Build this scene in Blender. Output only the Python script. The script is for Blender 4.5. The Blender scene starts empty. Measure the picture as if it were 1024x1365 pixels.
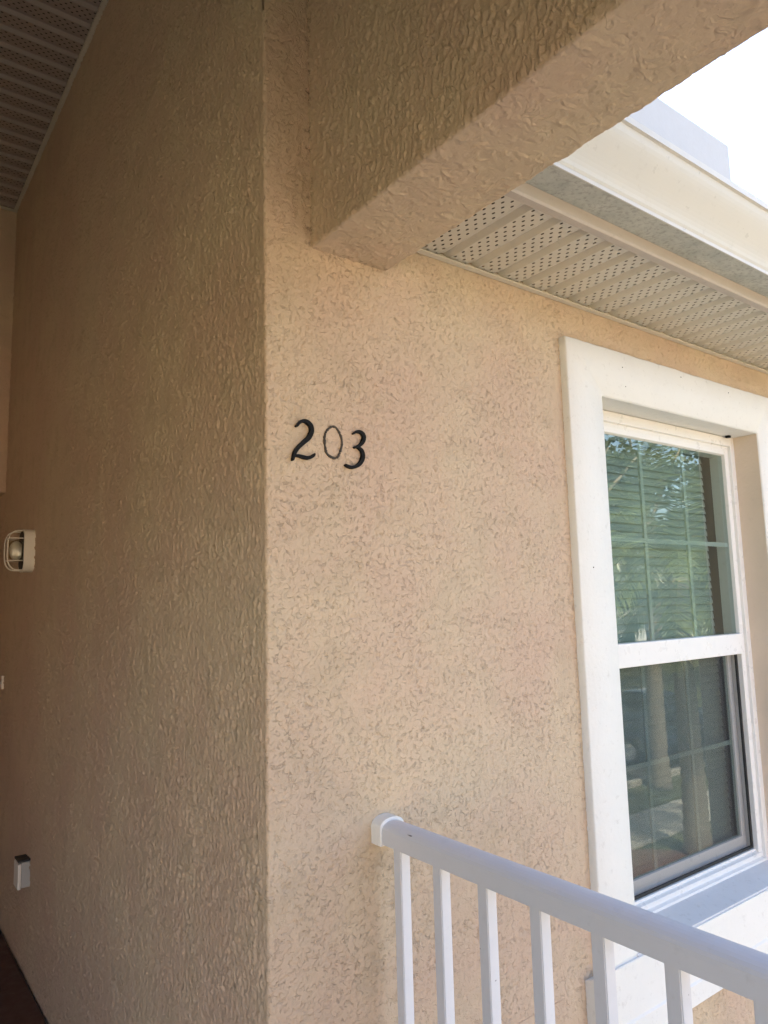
import bpy, bmesh, math, random
import numpy as np
from mathutils import Vector, Matrix

scene = bpy.context.scene
COL = scene.collection
random.seed(7)

# ------------------------------------------------------------------ camera
CAM = Vector((-0.7023, -1.353, 1.531))
yaw, pitch, roll = math.radians(36.8155), math.radians(7.2196), math.radians(-1.4714)
fwd = Vector((math.sin(yaw) * math.cos(pitch), math.cos(yaw) * math.cos(pitch), math.sin(pitch)))
rgt = Vector((math.cos(yaw), -math.sin(yaw), 0))
upv = rgt.cross(fwd)
rgt, upv = rgt * math.cos(roll) + upv * math.sin(roll), upv * math.cos(roll) - rgt * math.sin(roll)
camd = bpy.data.cameras.new('camera')
camd.sensor_fit = 'HORIZONTAL'
camd.sensor_width = 36.0
camd.lens = 961.3 / 1024 * 36.0
camd.clip_start = 0.02
camd.clip_end = 3000
cam = bpy.data.objects.new('camera', camd)
cam.matrix_world = Matrix(((rgt.x, upv.x, -fwd.x, CAM.x), (rgt.y, upv.y, -fwd.y, CAM.y),
                           (rgt.z, upv.z, -fwd.z, CAM.z), (0, 0, 0, 1)))
COL.objects.link(cam)
scene.camera = cam

# ------------------------------------------------------------------ sky, sun, exposure
SUN_AZ = math.radians(-20)      # from +Y towards +X
SUN_EL = math.radians(52)
world = bpy.data.worlds.new('World')
scene.world = world
world.use_nodes = True
wn = world.node_tree.nodes
sky = wn.new('ShaderNodeTexSky')
sky.sky_type = 'NISHITA'
sky.sun_disc = False
sky.sun_elevation = SUN_EL
sky.sun_rotation = SUN_AZ % (2 * math.pi)
sky.dust_density = 3.0
sky.ozone_density = 1.0
wn['Background'].inputs['Strength'].default_value = 0.148
world.node_tree.links.new(sky.outputs[0], wn['Background'].inputs['Color'])
sund = bpy.data.lights.new('sun', 'SUN')
sund.energy = 4.5
sund.angle = math.radians(0.53)
sund.color = (1.0, 0.885, 0.73)
sun = bpy.data.objects.new('sun', sund)
sdir = Vector((math.sin(SUN_AZ) * math.cos(SUN_EL), math.cos(SUN_AZ) * math.cos(SUN_EL), math.sin(SUN_EL)))
sun.rotation_euler = (-sdir).to_track_quat('-Z', 'Y').to_euler()
sun.location = (0, 0, 20)
COL.objects.link(sun)
vs = scene.view_settings
vs.view_transform = 'Standard'
vs.look = 'None'
vs.gamma = 1.0
vs.use_curve_mapping = False
vs.exposure = 2.38
scene.cycles.use_denoising = True
scene.cycles.denoiser = 'OPENIMAGEDENOISE'
scene.cycles.denoising_input_passes = 'RGB_ALBEDO_NORMAL'
scene.cycles.denoising_prefilter = 'NONE'
scene.cycles.max_bounces = 8
scene.cycles.diffuse_bounces = 4
scene.cycles.transparent_max_bounces = 16

# ------------------------------------------------------------------ materials
def new_mat(name):
    m = bpy.data.materials.new(name)
    m.use_nodes = True
    nt = m.node_tree
    return m, nt, nt.nodes, nt.links, nt.nodes['Principled BSDF']

def N(nt, typ, **kw):
    n = nt.nodes.new(typ)
    for k, v in kw.items():
        if k in n.inputs:
            n.inputs[k].default_value = v
        else:
            setattr(n, k, v)
    return n

def coords(nt, scale=(1, 1, 1), space='world'):
    if space == 'world':
        g = nt.nodes.new('ShaderNodeNewGeometry'); out = g.outputs['Position']
    else:
        g = nt.nodes.new('ShaderNodeTexCoord'); out = g.outputs['Object']
    mp = nt.nodes.new('ShaderNodeMapping')
    mp.inputs['Scale'].default_value = scale
    nt.links.new(out, mp.inputs['Vector'])
    return mp.outputs['Vector']

def noise(nt, vec, scale, detail=4, rough=0.55, dist=0.0):
    n = nt.nodes.new('ShaderNodeTexNoise')
    n.inputs['Scale'].default_value = scale
    n.inputs['Detail'].default_value = detail
    n.inputs['Roughness'].default_value = rough
    n.inputs['Distortion'].default_value = dist
    nt.links.new(vec, n.inputs['Vector'])
    return n.outputs['Fac']

def ramp(nt, fac, stops):
    r = nt.nodes.new('ShaderNodeValToRGB')
    el = r.color_ramp.elements
    while len(el) < len(stops):
        el.new(0.5)
    for e, (p, c) in zip(el, stops):
        e.position = p
        e.color = (c, c, c, 1) if isinstance(c, (int, float)) else (*c, 1)
    nt.links.new(fac, r.inputs['Fac'])
    return r.outputs['Color']

def mixc(nt, fac, a, b, mode='MIX'):
    m = nt.nodes.new('ShaderNodeMix')
    m.data_type = 'RGBA'; m.blend_type = mode
    if isinstance(fac, (int, float)): m.inputs[0].default_value = fac
    else: nt.links.new(fac, m.inputs[0])
    for i, v in ((6, a), (7, b)):
        if isinstance(v, tuple): m.inputs[i].default_value = (*v, 1) if len(v) == 3 else v
        else: nt.links.new(v, m.inputs[i])
    return m.outputs[2]

def bump(nt, h, strength, dist, bsdf, prev=None):
    b = nt.nodes.new('ShaderNodeBump')
    b.inputs['Strength'].default_value = strength
    b.inputs['Distance'].default_value = dist
    nt.links.new(h, b.inputs['Height'])
    if prev is not None: nt.links.new(prev, b.inputs['Normal'])
    if bsdf is not None: nt.links.new(b.outputs[0], bsdf.inputs['Normal'])
    return b.outputs[0]

def stucco_mat(name, base, coarse=False, stain=True, style=None):
    m, nt, nd, lk, bs = new_mat(name)
    v = coords(nt)
    big = noise(nt, v, 2.3, 4, 0.6)
    mid = noise(nt, v, 9.0, 4, 0.6)
    pink = tuple(c * k for c, k in zip(base, (1.0, 0.94, 0.97)))
    pale = tuple(min(1, c * k) for c, k in zip(base, (1.05, 1.06, 1.05)))
    dark = tuple(c * k for c, k in zip(base, (0.90, 0.89, 0.88)))
    c1 = mixc(nt, ramp(nt, big, [(0.38, 0.0), (0.62, 1.0)]), pink, pale)
    c2 = mixc(nt, ramp(nt, mid, [(0.50, 0.0), (0.72, 0.9)]), c1, dark)
    if stain:
        # small grey specks of mildew and pitting
        sp = noise(nt, v, 160.0, 2, 0.5)
        c2 = mixc(nt, ramp(nt, sp, [(0.72, 0.0), (0.78, 0.45)]), c2, (0.16, 0.13, 0.10))
    if stain:
        # mildew specks and hairline crack that follow the joint of beam and wall
        sx = nt.nodes.new('ShaderNodeSeparateXYZ'); lk.new(v, sx.inputs[0])
        def mt(op, a, b=None):
            n = nt.nodes.new('ShaderNodeMath'); n.operation = op
            for i, q in enumerate((a, b)):
                if q is None: continue
                if isinstance(q, (int, float)): n.inputs[i].default_value = q
                else: lk.new(q, n.inputs[i])
            return n.outputs[0]
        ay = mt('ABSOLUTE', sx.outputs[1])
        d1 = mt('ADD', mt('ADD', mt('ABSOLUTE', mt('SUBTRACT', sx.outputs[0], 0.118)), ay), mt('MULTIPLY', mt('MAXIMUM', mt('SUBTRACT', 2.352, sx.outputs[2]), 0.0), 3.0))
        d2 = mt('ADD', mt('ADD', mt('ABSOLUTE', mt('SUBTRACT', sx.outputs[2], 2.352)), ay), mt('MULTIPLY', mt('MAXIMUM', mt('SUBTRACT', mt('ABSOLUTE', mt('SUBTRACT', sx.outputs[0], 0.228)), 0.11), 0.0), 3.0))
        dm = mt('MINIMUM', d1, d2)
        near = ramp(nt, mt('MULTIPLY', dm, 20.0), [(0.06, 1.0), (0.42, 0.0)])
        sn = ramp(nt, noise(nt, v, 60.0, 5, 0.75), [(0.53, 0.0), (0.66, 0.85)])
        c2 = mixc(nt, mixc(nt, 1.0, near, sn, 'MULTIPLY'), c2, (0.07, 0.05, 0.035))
    lk.new(c2, bs.inputs['Base Color'])
    bs.inputs['Roughness'].default_value = 0.75
    bs.inputs['Specular IOR Level'].default_value = 0.22
    f1 = noise(nt, v, 230.0, 3, 0.6)
    n1 = bump(nt, f1, 0.55, 0.0025, None)
    if style == 'worm':        # short crisp trowel creases
        w = noise(nt, v, 78.0, 2, 0.5, 0.6)
        r = ramp(nt, w, [(0.46, 1.0), (0.495, 0.0), (0.505, 0.0), (0.54, 1.0)])
        mk = mixc(nt, 1.0, ramp(nt, noise(nt, v, 70.0, 2, 0.5), [(0.44, 0.0), (0.58, 1.0)]),
                  ramp(nt, noise(nt, v, 7.0, 3, 0.6), [(0.36, 0.45), (0.62, 1.0)]), 'MULTIPLY')
        h = mixc(nt, mk, (1, 1, 1), r)
        bump(nt, h, 1.0, 0.0021, bs, n1)
    elif style == 'big':       # long loose trowel ridges
        w = noise(nt, v, 26.0, 2, 0.5, 0.9)
        r = ramp(nt, w, [(0.40, 0.0), (0.48, 0.9), (0.52, 1.0), (0.60, 0.2)])
        mk = ramp(nt, noise(nt, v, 30.0, 2, 0.5), [(0.45, 0.0), (0.60, 1.0)])
        h = mixc(nt, mk, (0, 0, 0), r)
        bump(nt, h, 0.6, 0.0026, bs, n1)
    elif style == 'dash':      # thin upright splatter strokes
        v2 = coords(nt, (1.0, 1.0, 0.48))
        w = noise(nt, v2, 92.0, 2.0, 0.5, 0.3)
        r = ramp(nt, w, [(0.50, 0.0), (0.64, 1.0)])
        bump(nt, r, 0.8, 0.0020, bs, n1)
    elif coarse:      # surfaces without real relief get the knockdown relief as bump
        w = noise(nt, v, 34.0, 3, 0.5, 0.7)
        r = ramp(nt, w, [(0.44, 1.0), (0.5, 0.0), (0.56, 1.0)])
        bump(nt, r, 0.6, 0.003, bs, n1)
    else:
        lk.new(n1, bs.inputs['Normal'])
    return m

BEIGE = (0.568, 0.438, 0.310)
M_STUCCO = stucco_mat('beige_stucco', BEIGE)
M_STUCCO_WORM = stucco_mat('beige_stucco_front', BEIGE, style='worm')
M_STUCCO_BIG = stucco_mat('beige_stucco_underside', BEIGE, style='big')
M_STUCCO_DASH = stucco_mat('beige_stucco_side', BEIGE, style='dash')
M_STUCCO_FLAT = stucco_mat('beige_stucco_plain', BEIGE, coarse=True, stain=False)

def paint_mat(name, col, rough=0.45, var=0.06, dirt=0.0, bump_s=0.15, spec=0.5, dirtcol=(0.25, 0.2, 0.15), bscale=70.0):
    m, nt, nd, lk, bs = new_mat(name)
    v = coords(nt)
    n = noise(nt, v, 6.0, 4, 0.6)
    lo = tuple(c * (1 - var) for c in col)
    c = mixc(nt, n, lo, tuple(min(1, k * (1 + var * 0.5)) for k in col))
    if dirt > 0:
        d = noise(nt, v, 38.0, 5, 0.7)
        c = mixc(nt, ramp(nt, d, [(0.58, 0.0), (0.80, dirt)]), c, dirtcol)
    lk.new(c, bs.inputs['Base Color'])
    rr = noise(nt, v, 30.0, 3)
    lk.new(ramp(nt, rr, [(0.3, max(0, rough - 0.08)), (0.7, min(1, rough + 0.12))]), bs.inputs['Roughness'])
    bs.inputs['Specular IOR Level'].default_value = spec
    if bump_s: bump(nt, noise(nt, v, bscale, 3), bump_s, 0.002, bs)
    return m

M_TRIM = paint_mat('white_trim_paint', (0.80, 0.775, 0.73), 0.55, 0.06, 0.34, 0.5)
M_SILL = paint_mat('worn_sill_paint', (0.70, 0.685, 0.68), 0.55, 0.12, 0.4, 0.5)
M_REVEAL = paint_mat('peach_reveal_paint', (0.70, 0.57, 0.45), 0.6, 0.05, 0.15, 0.5)
M_VINYL = paint_mat('white_vinyl', (0.82, 0.80, 0.77), 0.32, 0.03, 0.15, 0.03)
M_RAIL = paint_mat('white_rail_paint', (0.66, 0.655, 0.69), 0.38, 0.07, 0.16, 0.06)
def add_chips(m):
    nt = m.node_tree; bs = nt.nodes['Principled BSDF']
    src = bs.inputs['Base Color'].links[0].from_socket
    v = coords(nt, (1.0, 0.3, 1.0))
    c = mixc(nt, ramp(nt, noise(nt, v, 85.0, 2, 0.5), [(0.745, 0.0), (0.765, 0.9)]), src, (0.10, 0.09, 0.10))
    nt.links.new(c, bs.inputs['Base Color'])
add_chips(M_RAIL)
M_GUTTER = paint_mat('cream_aluminium', (0.72, 0.685, 0.625), 0.35, 0.05, 0.18, 0.02)
M_FASCIA = paint_mat('fascia_metal', (0.52, 0.45, 0.39), 0.45, 0.08, 0.45, 0.08)
M_FLOOR = paint_mat('red_brown_floor_paint', (0.10, 0.045, 0.035), 0.55, 0.2, 0.3, 0.2)
M_BLACK = paint_mat('black_metal', (0.014, 0.014, 0.015), 0.75, 0.2, 0.2, 0.3, spec=0.12, dirtcol=(0.06, 0.055, 0.05))
M_VOID = paint_mat('attic_board_brown', (0.10, 0.075, 0.05), 0.9, 0.2, 0.2, 0.0)
M_DARK = paint_mat('dark_rubber', (0.02, 0.02, 0.02), 0.6, 0.1, 0.0, 0.05)
M_SLAT = paint_mat('white_blind_slat', (0.70, 0.72, 0.70), 0.45, 0.03, 0.0, 0.0)
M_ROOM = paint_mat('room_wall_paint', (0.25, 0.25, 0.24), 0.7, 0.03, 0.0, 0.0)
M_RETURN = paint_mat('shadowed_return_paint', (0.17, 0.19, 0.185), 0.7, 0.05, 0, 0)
M_GREYPLASTIC = paint_mat('grey_plastic', (0.42, 0.42, 0.40), 0.45, 0.08, 0.2, 0.05)
M_LAMPWHITE = paint_mat('lamp_white_enamel', (0.80, 0.76, 0.68), 0.4, 0.05, 0.12, 0.04)
M_DOOR = paint_mat('door_paint', (0.45, 0.33, 0.22), 0.45, 0.05, 0.05, 0.05)
M_BLOCK = paint_mat('pale_parapet_paint', (0.58, 0.56, 0.545), 0.6, 0.05, 0.1, 0.25)
M_SHINGLE = paint_mat('roof_shingle', (0.16, 0.13, 0.11), 0.9, 0.3, 0.3, 0.8)
M_CONC = paint_mat('concrete', (0.46, 0.42, 0.36), 0.85, 0.12, 0.35, 0.4)
M_LANDING = paint_mat('landing_concrete', (0.24, 0.22, 0.20), 0.8, 0.1, 0.25, 0.3)
M_ASPH = paint_mat('asphalt', (0.06, 0.06, 0.062), 0.9, 0.2, 0.2, 0.6)
M_TYRE = paint_mat('tyre_rubber', (0.02, 0.02, 0.02), 0.8, 0.1, 0.1, 0.1)
M_RIM = paint_mat('alloy_rim', (0.55, 0.55, 0.56), 0.3, 0.05, 0.05, 0.0)

# gutter underside: grey grime blotches on the metal
def gutter_bottom():
    m, nt, nd, lk, bs = new_mat('gutter_underside_grime')
    v = coords(nt)
    a = noise(nt, v, 14.0, 6, 0.7)
    b = noise(nt, v, 95.0, 4, 0.65)
    c = mixc(nt, ramp(nt, a, [(0.3, 0.0), (0.66, 1.0)]), (0.60, 0.59, 0.53), (0.42, 0.43, 0.39))
    c = mixc(nt, ramp(nt, b, [(0.50, 0.0), (0.64, 0.5)]), c, (0.24, 0.22, 0.20))
    lk.new(c, bs.inputs['Base Color'])
    bs.inputs['Roughness'].default_value = 0.6
    bump(nt, b, 0.3, 0.001, bs)
    return m
M_GUTBOT = gutter_bottom()

# vented vinyl soffit: rows of small punched slots on the flat of each strip
def soffit_mat(name, col):
    m, nt, nd, lk, bs = new_mat(name)
    tc = nt.nodes.new('ShaderNodeTexCoord')
    sep = nt.nodes.new('ShaderNodeSeparateXYZ')
    lk.new(tc.outputs['Object'], sep.inputs[0])
    def math_(op, a, b=None, c=None):
        n = nt.nodes.new('ShaderNodeMath'); n.operation = op
        for i, x in enumerate((a, b, c)):
            if x is None: continue
            if isinstance(x, (int, float)): n.inputs[i].default_value = x
            else: lk.new(x, n.inputs[i])
        return n.outputs[0]
    # strip local: X across (flat between -0.031 and 0.031), Y along
    PX, PY = 0.0155, 0.0300
    u = math_('DIVIDE', sep.outputs[0], PX)
    u = math_('ADD', u, 20.0)
    colid = math_('FLOOR', u)
    odd = math_('MODULO', colid, 2.0)
    fu = math_('SUBTRACT', math_('FRACT', u), 0.5)
    w = math_('ADD', math_('DIVIDE', sep.outputs[1], PY), math_('MULTIPLY', odd, 0.5))
    w = math_('ADD', w, 200.0)
    fw = math_('SUBTRACT', math_('FRACT', w), 0.5)
    dx = math_('MULTIPLY', fu, PX / 0.0030)
    dy = math_('MULTIPLY', fw, PY / 0.0050)
    rr = math_('ADD', math_('MULTIPLY', dx, dx), math_('MULTIPLY', dy, dy))
    hole = math_('LESS_THAN', rr, 1.0)
    infl = math_('LESS_THAN', math_('ABSOLUTE', sep.outputs[0]), 0.0298)
    hole = math_('MULTIPLY', hole, infl)
    v = coords(nt)
    n = noise(nt, v, 5.0, 4, 0.6)
    c = mixc(nt, n, tuple(k * 0.9 for k in col), col)
    d = noise(nt, v, 60.0, 4, 0.7)
    c = mixc(nt, ramp(nt, d, [(0.6, 0.0), (0.85, 0.35)]), c, (0.3, 0.24, 0.18))
    lk.new(c, bs.inputs['Base Color'])
    bs.inputs['Roughness'].default_value = 0.45
    tr = nt.nodes.new('ShaderNodeBsdfTransparent')
    mx = nt.nodes.new('ShaderNodeMixShader')
    lk.new(hole, mx.inputs[0]); lk.new(bs.outputs[0], mx.inputs[1]); lk.new(tr.outputs[0], mx.inputs[2])
    lk.new(mx.outputs[0], nd['Material Output'].inputs['Surface'])
    return m
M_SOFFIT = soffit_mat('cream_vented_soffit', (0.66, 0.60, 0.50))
M_CEIL = soffit_mat('shade_darkened_soffit', (0.34, 0.275, 0.24))  # same pale soffit, its colour darkened to paint in the porch shade

def glass_mat(name, tint, r0, wob=0.25):
    m, nt, nd, lk, bs = new_mat(name)
    nd.remove(bs)
    tr = nt.nodes.new('ShaderNodeBsdfTransparent'); tr.inputs[0].default_value = (*tint, 1)
    gl = nt.nodes.new('ShaderNodeBsdfGlossy'); gl.inputs['Roughness'].default_value = 0.0
    gl.inputs['Color'].default_value = (0.93, 1.0, 0.95, 1)
    lw = nt.nodes.new('ShaderNodeLayerWeight'); lw.inputs['Blend'].default_value = 0.5
    p = nt.nodes.new('ShaderNodeMath'); p.operation = 'POWER'; p.inputs[1].default_value = 5.0
    lk.new(lw.outputs['Facing'], p.inputs[0])
    ma = nt.nodes.new('ShaderNodeMath'); ma.operation = 'MULTIPLY_ADD'
    ma.inputs[1].default_value = 1 - r0; ma.inputs[2].default_value = r0
    lk.new(p.outputs[0], ma.inputs[0])
    if wob:
        v = coords(nt)
        b = bump(nt, noise(nt, v, 7.0, 2), wob, 0.004, None)
        lk.new(b, gl.inputs['Normal'])
    mx = nt.nodes.new('ShaderNodeMixShader')
    lk.new(ma.outputs[0], mx.inputs[0]); lk.new(tr.outputs[0], mx.inputs[1]); lk.new(gl.outputs[0], mx.inputs[2])
    lk.new(mx.outputs[0], nd['Material Output'].inputs['Surface'])
    return m
M_GLASS = glass_mat('tinted_window_glass', (0.50, 0.585, 0.56), 0.14, 0.016)
M_LAMPGLASS = glass_mat('lamp_glass', (0.85, 0.84, 0.78), 0.06, 0.6)

def screen_mat():
    m, nt, nd, lk, bs = new_mat('insect_screen_mesh')
    bs.inputs['Base Color'].default_value = (0.035, 0.035, 0.042, 1)
    bs.inputs['Roughness'].default_value = 0.6
    tr = nt.nodes.new('ShaderNodeBsdfTransparent')
    mx = nt.nodes.new('ShaderNodeMixShader'); mx.inputs[0].default_value = 0.36
    lk.new(tr.outputs[0], mx.inputs[1]); lk.new(bs.outputs[0], mx.inputs[2])
    lk.new(mx.outputs[0], nd['Material Output'].inputs['Surface'])
    return m
M_SCREEN = screen_mat()

def leaf_mat(name, a, b, trans=0.35):
    m, nt, nd, lk, bs = new_mat(name)
    v = coords(nt)
    c = mixc(nt, noise(nt, v, 3.0, 3), a, b)
    lk.new(c, bs.inputs['Base Color'])
    bs.inputs['Roughness'].default_value = 0.3
    tl = nt.nodes.new('ShaderNodeBsdfTranslucent'); lk.new(c, tl.inputs['Color'])
    mx = nt.nodes.new('ShaderNodeMixShader'); mx.inputs[0].default_value = trans
    lk.new(bs.outputs[0], mx.inputs[1]); lk.new(tl.outputs[0], mx.inputs[2])
    lk.new(mx.outputs[0], nd['Material Output'].inputs['Surface'])
    return m
M_PALM = leaf_mat('palm_frond_green', (0.08, 0.11, 0.03), (0.16, 0.18, 0.05))
M_LEAF = leaf_mat('broad_leaf_green', (0.03, 0.05, 0.016), (0.06, 0.085, 0.028))

def bark_mat():
    m, nt, nd, lk, bs = new_mat('palm_bark')
    v = coords(nt, (1, 1, 4))
    n = noise(nt, v, 5.0, 5, 0.7)
    lk.new(mixc(nt, n, (0.13, 0.10, 0.075), (0.36, 0.30, 0.23)), bs.inputs['Base Color'])
    bs.inputs['Roughness'].default_value = 0.9
    bump(nt, n, 0.8, 0.02, bs)
    return m
M_BARK = bark_mat()

def ground_mat():
    m, nt, nd, lk, bs = new_mat('lawn_ground')
    v = coords(nt)
    n = noise(nt, v, 0.35, 5, 0.6)
    f = noise(nt, v, 30.0, 4, 0.7)
    c = mixc(nt, ramp(nt, n, [(0.35, 0.0), (0.65, 1.0)]), (0.055, 0.085, 0.025), (0.13, 0.14, 0.055))
    c = mixc(nt, ramp(nt, f, [(0.4, 0.0), (0.7, 0.6)]), c, (0.17, 0.14, 0.08))
    lk.new(c, bs.inputs['Base Color'])
    bs.inputs['Roughness'].default_value = 0.95
    bump(nt, f, 0.8, 0.05, bs)
    return m
M_LAWN = ground_mat()
M_MULCH = paint_mat('brown_mulch', (0.20, 0.10, 0.06), 0.95, 0.4, 0.6, 0.9, dirtcol=(0.05, 0.03, 0.02), bscale=25)

def carpaint(name, col):
    m, nt, nd, lk, bs = new_mat(name)
    v = coords(nt)
    lk.new(mixc(nt, noise(nt, v, 3.0, 3), col, tuple(c * 1.15 for c in col)), bs.inputs['Base Color'])
    bs.inputs['Metallic'].default_value = 0.3
    bs.inputs['Roughness'].default_value = 0.25
    bs.inputs['Coat Weight'].default_value = 0.8
    return m
M_CAR = carpaint('dark_blue_car_paint', (0.02, 0.03, 0.05))
M_CARGLASS = carpaint('car_window_glass', (0.01, 0.012, 0.014))
M_LIGHTGLASS = paint_mat('headlight_plastic', (0.6, 0.6, 0.58), 0.15, 0.02, 0.0, 0.0)

# ------------------------------------------------------------------ object helpers
def tag(o, label=None, cat=None, group=None, kind=None):
    if label: o['label'] = label
    if cat: o['category'] = cat
    if group: o['group'] = group
    if kind: o['kind'] = kind
    return o

def world_loc(o):
    p = Vector((0, 0, 0))
    while o is not None:
        p = p + o.location
        o = o.parent
    return p

def empty(name, loc, label=None, cat=None, group=None, parent=None):
    o = bpy.data.objects.new(name, None)
    o.empty_display_size = 0.1
    COL.objects.link(o)
    if parent is not None:
        o.parent = parent
        loc = Vector(loc) - world_loc(parent)
    o.location = loc
    return tag(o, label, cat, group)

def link_mesh(name, me, mat, parent, origin):
    o = bpy.data.objects.new(name, me)
    if mat is not None and not me.materials: me.materials.append(mat)
    COL.objects.link(o)
    origin = Vector(origin)
    if parent is not None:
        o.parent = parent
        origin = origin - world_loc(parent)
    o.location = origin
    return o

def from_bm(name, bm, mat, parent=None, smooth=False, origin=None):
    """bm in world coordinates; origin set to the centre of its bounds"""
    if origin is None:
        xs = [v.co for v in bm.verts]
        lo = Vector((min(v.x for v in xs), min(v.y for v in xs), min(v.z for v in xs)))
        hi = Vector((max(v.x for v in xs), max(v.y for v in xs), max(v.z for v in xs)))
        origin = (lo + hi) / 2
    bmesh.ops.translate(bm, verts=bm.verts, vec=-Vector(origin))
    bmesh.ops.recalc_face_normals(bm, faces=bm.faces)
    me = bpy.data.meshes.new(name)
    bm.to_mesh(me); bm.free()
    if smooth:
        me.polygons.foreach_set('use_smooth', [True] * len(me.polygons))
    return link_mesh(name, me, mat, parent, origin)

def add_box(bm, x0, x1, y0, y1, z0, z1):
    vs_ = [bm.verts.new((x, y, z)) for z in (z0, z1) for y in (y0, y1) for x in (x0, x1)]
    for f in ((0, 2, 3, 1), (4, 5, 7, 6), (0, 1, 5, 4), (2, 6, 7, 3), (0, 4, 6, 2), (1, 3, 7, 5)):
        bm.faces.new([vs_[i] for i in f])
    return vs_

def box(name, x0, x1, y0, y1, z0, z1, mat, parent=None, bev=0.0, seg=2):
    bm = bmesh.new()
    add_box(bm, x0, x1, y0, y1, z0, z1)
    if bev:
        bmesh.ops.bevel(bm, geom=bm.edges[:], offset=bev, segments=seg, affect='EDGES', profile=0.6)
    return from_bm(name, bm, mat, parent, smooth=False)

def prism(name, prof, axis, a, b, mat, parent=None, bev=0.0, smooth=False):
    """extrude a closed 2-D profile along an axis: 'x' -> (y,z), 'y' -> (x,z), 'z' -> (x,y)"""
    bm = bmesh.new()
    def P(p, t):
        return {'x': (t, p[0], p[1]), 'y': (p[0], t, p[1]), 'z': (p[0], p[1], t)}[axis]
    A = [bm.verts.new(P(p, a)) for p in prof]
    B = [bm.verts.new(P(p, b)) for p in prof]
    n = len(prof)
    for i in range(n):
        bm.faces.new((A[i], A[(i + 1) % n], B[(i + 1) % n], B[i]))
    bm.faces.new(A); bm.faces.new(B[::-1])
    if bev:
        bmesh.ops.bevel(bm, geom=[e for e in bm.edges], offset=bev, segments=1, affect='EDGES')
    return from_bm(name, bm, mat, parent, smooth)

def tube(name, pts, rad, mat, parent=None, seg=8, closed=False):
    bm = bmesh.new()
    add_tube(bm, pts, rad, seg, closed)
    return from_bm(name, bm, mat, parent, smooth=True)

def add_tube(bm, pts, rad, seg=8, closed=False):
    pts = [Vector(p) for p in pts]
    n = len(pts)
    rings = []
    for i, p in enumerate(pts):
        if closed: t = pts[(i + 1) % n] - pts[i - 1]
        else: t = pts[min(i + 1, n - 1)] - pts[max(i - 1, 0)]
        t.normalize()
        ref = Vector((0, 0, 1)) if abs(t.z) < 0.9 else Vector((1, 0, 0))
        a = t.cross(ref).normalized(); b = t.cross(a)
        r = rad[i] if isinstance(rad, (list, tuple)) else rad
        rings.append([bm.verts.new(p + (a * math.cos(k * 2 * math.pi / seg) + b * math.sin(k * 2 * math.pi / seg)) * r) for k in range(seg)])
    m = n if closed else n - 1
    for i in range(m):
        A, B = rings[i], rings[(i + 1) % n]
        for k in range(seg):
            bm.faces.new((A[k], A[(k + 1) % seg], B[(k + 1) % seg], B[k]))
    if not closed:
        bm.faces.new(rings[0][::-1]); bm.faces.new(rings[-1])

# ------------------------------------------------------------------ numpy gradient noise for real stucco relief
_rng = np.random.default_rng(11)
_perm = _rng.permutation(4096).astype(np.int64)
_grad = _rng.normal(size=(4096, 3)); _grad /= np.linalg.norm(_grad, axis=1)[:, None]
def perlin(P):
    i = np.floor(P).astype(np.int64); f = P - i
    u = f * f * f * (f * (f * 6 - 15) + 10)
    out = np.zeros(len(P))
    for dx in (0, 1):
        wx = u[:, 0] if dx else 1 - u[:, 0]
        for dy in (0, 1):
            wy = u[:, 1] if dy else 1 - u[:, 1]
            for dz in (0, 1):
                wz = u[:, 2] if dz else 1 - u[:, 2]
                h = _perm[(_perm[(_perm[(i[:, 0] + dx) & 4095] + i[:, 1] + dy) & 4095] + i[:, 2] + dz) & 4095]
                g = _grad[h]
                out += wx * wy * wz * ((f[:, 0] - dx) * g[:, 0] + (f[:, 1] - dy) * g[:, 1] + (f[:, 2] - dz) * g[:, 2])
    return out * 1.6
def sstep(a, b, x):
    t = np.clip((x - a) / (b - a), 0, 1); return t * t * (3 - 2 * t)

def knockdown(P, s=1.0, amp=1.0):
    """trowelled knock-down stucco: flat plateaus broken by short worm-like creases"""
    P = P * (s * 1.3)
    Pw = P + np.stack([perlin(P * 60 + 3.1), perlin(P * 60 + 17.7), perlin(P * 60 + 41.3)], 1) * 0.006
    n1 = perlin(Pw * 32 + 5.5); n2 = perlin(Pw * 46 + 91.2)
    m1 = sstep(0.0, 0.22, perlin(P * 38 + 7.7)); m2 = sstep(0.0, 0.22, perlin(P * 42 + 57.7))
    area = 0.55 + 0.45 * sstep(-0.25, 0.25, perlin(P * 5 + 23.0))
    c1 = np.exp(-(n1 / 0.10) ** 2) * m1
    c2 = np.exp(-(n2 / 0.12) ** 2) * m2
    step = sstep(-0.04, 0.05, perlin(Pw * 24 + 77.7))
    lump = perlin(P * 95 + 2.2)
    return amp * (-0.0040 * c1 * area - 0.0032 * c2 * area + 0.0009 * step * area + 0.0005 * lump + 0.0012 * perlin(P * 9 + 1.1))

def flecks(P, amp=1.0):
    """rougher splatter coat: small flattened lumps with steep sides"""
    Q = P * np.array([1.38, 1.38, 0.78])
    Pw = Q + np.stack([perlin(P * 50 + 13.1), perlin(P * 50 + 27.7), perlin(P * 50 + 61.3)], 1) * 0.006
    n = perlin(Pw * 84 + 4.4)
    k = perlin(Pw * 125 + 9.9)
    big = sstep(0.02, 0.30, n)
    sm = sstep(0.12, 0.40, k)
    dens = 0.45 + 0.55 * sstep(-0.3, 0.25, perlin(P * 7 + 3.0))
    return amp * (0.0042 * big * dens + 0.0026 * sm + 0.0012 * perlin(P * 8 + 6.6))

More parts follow.
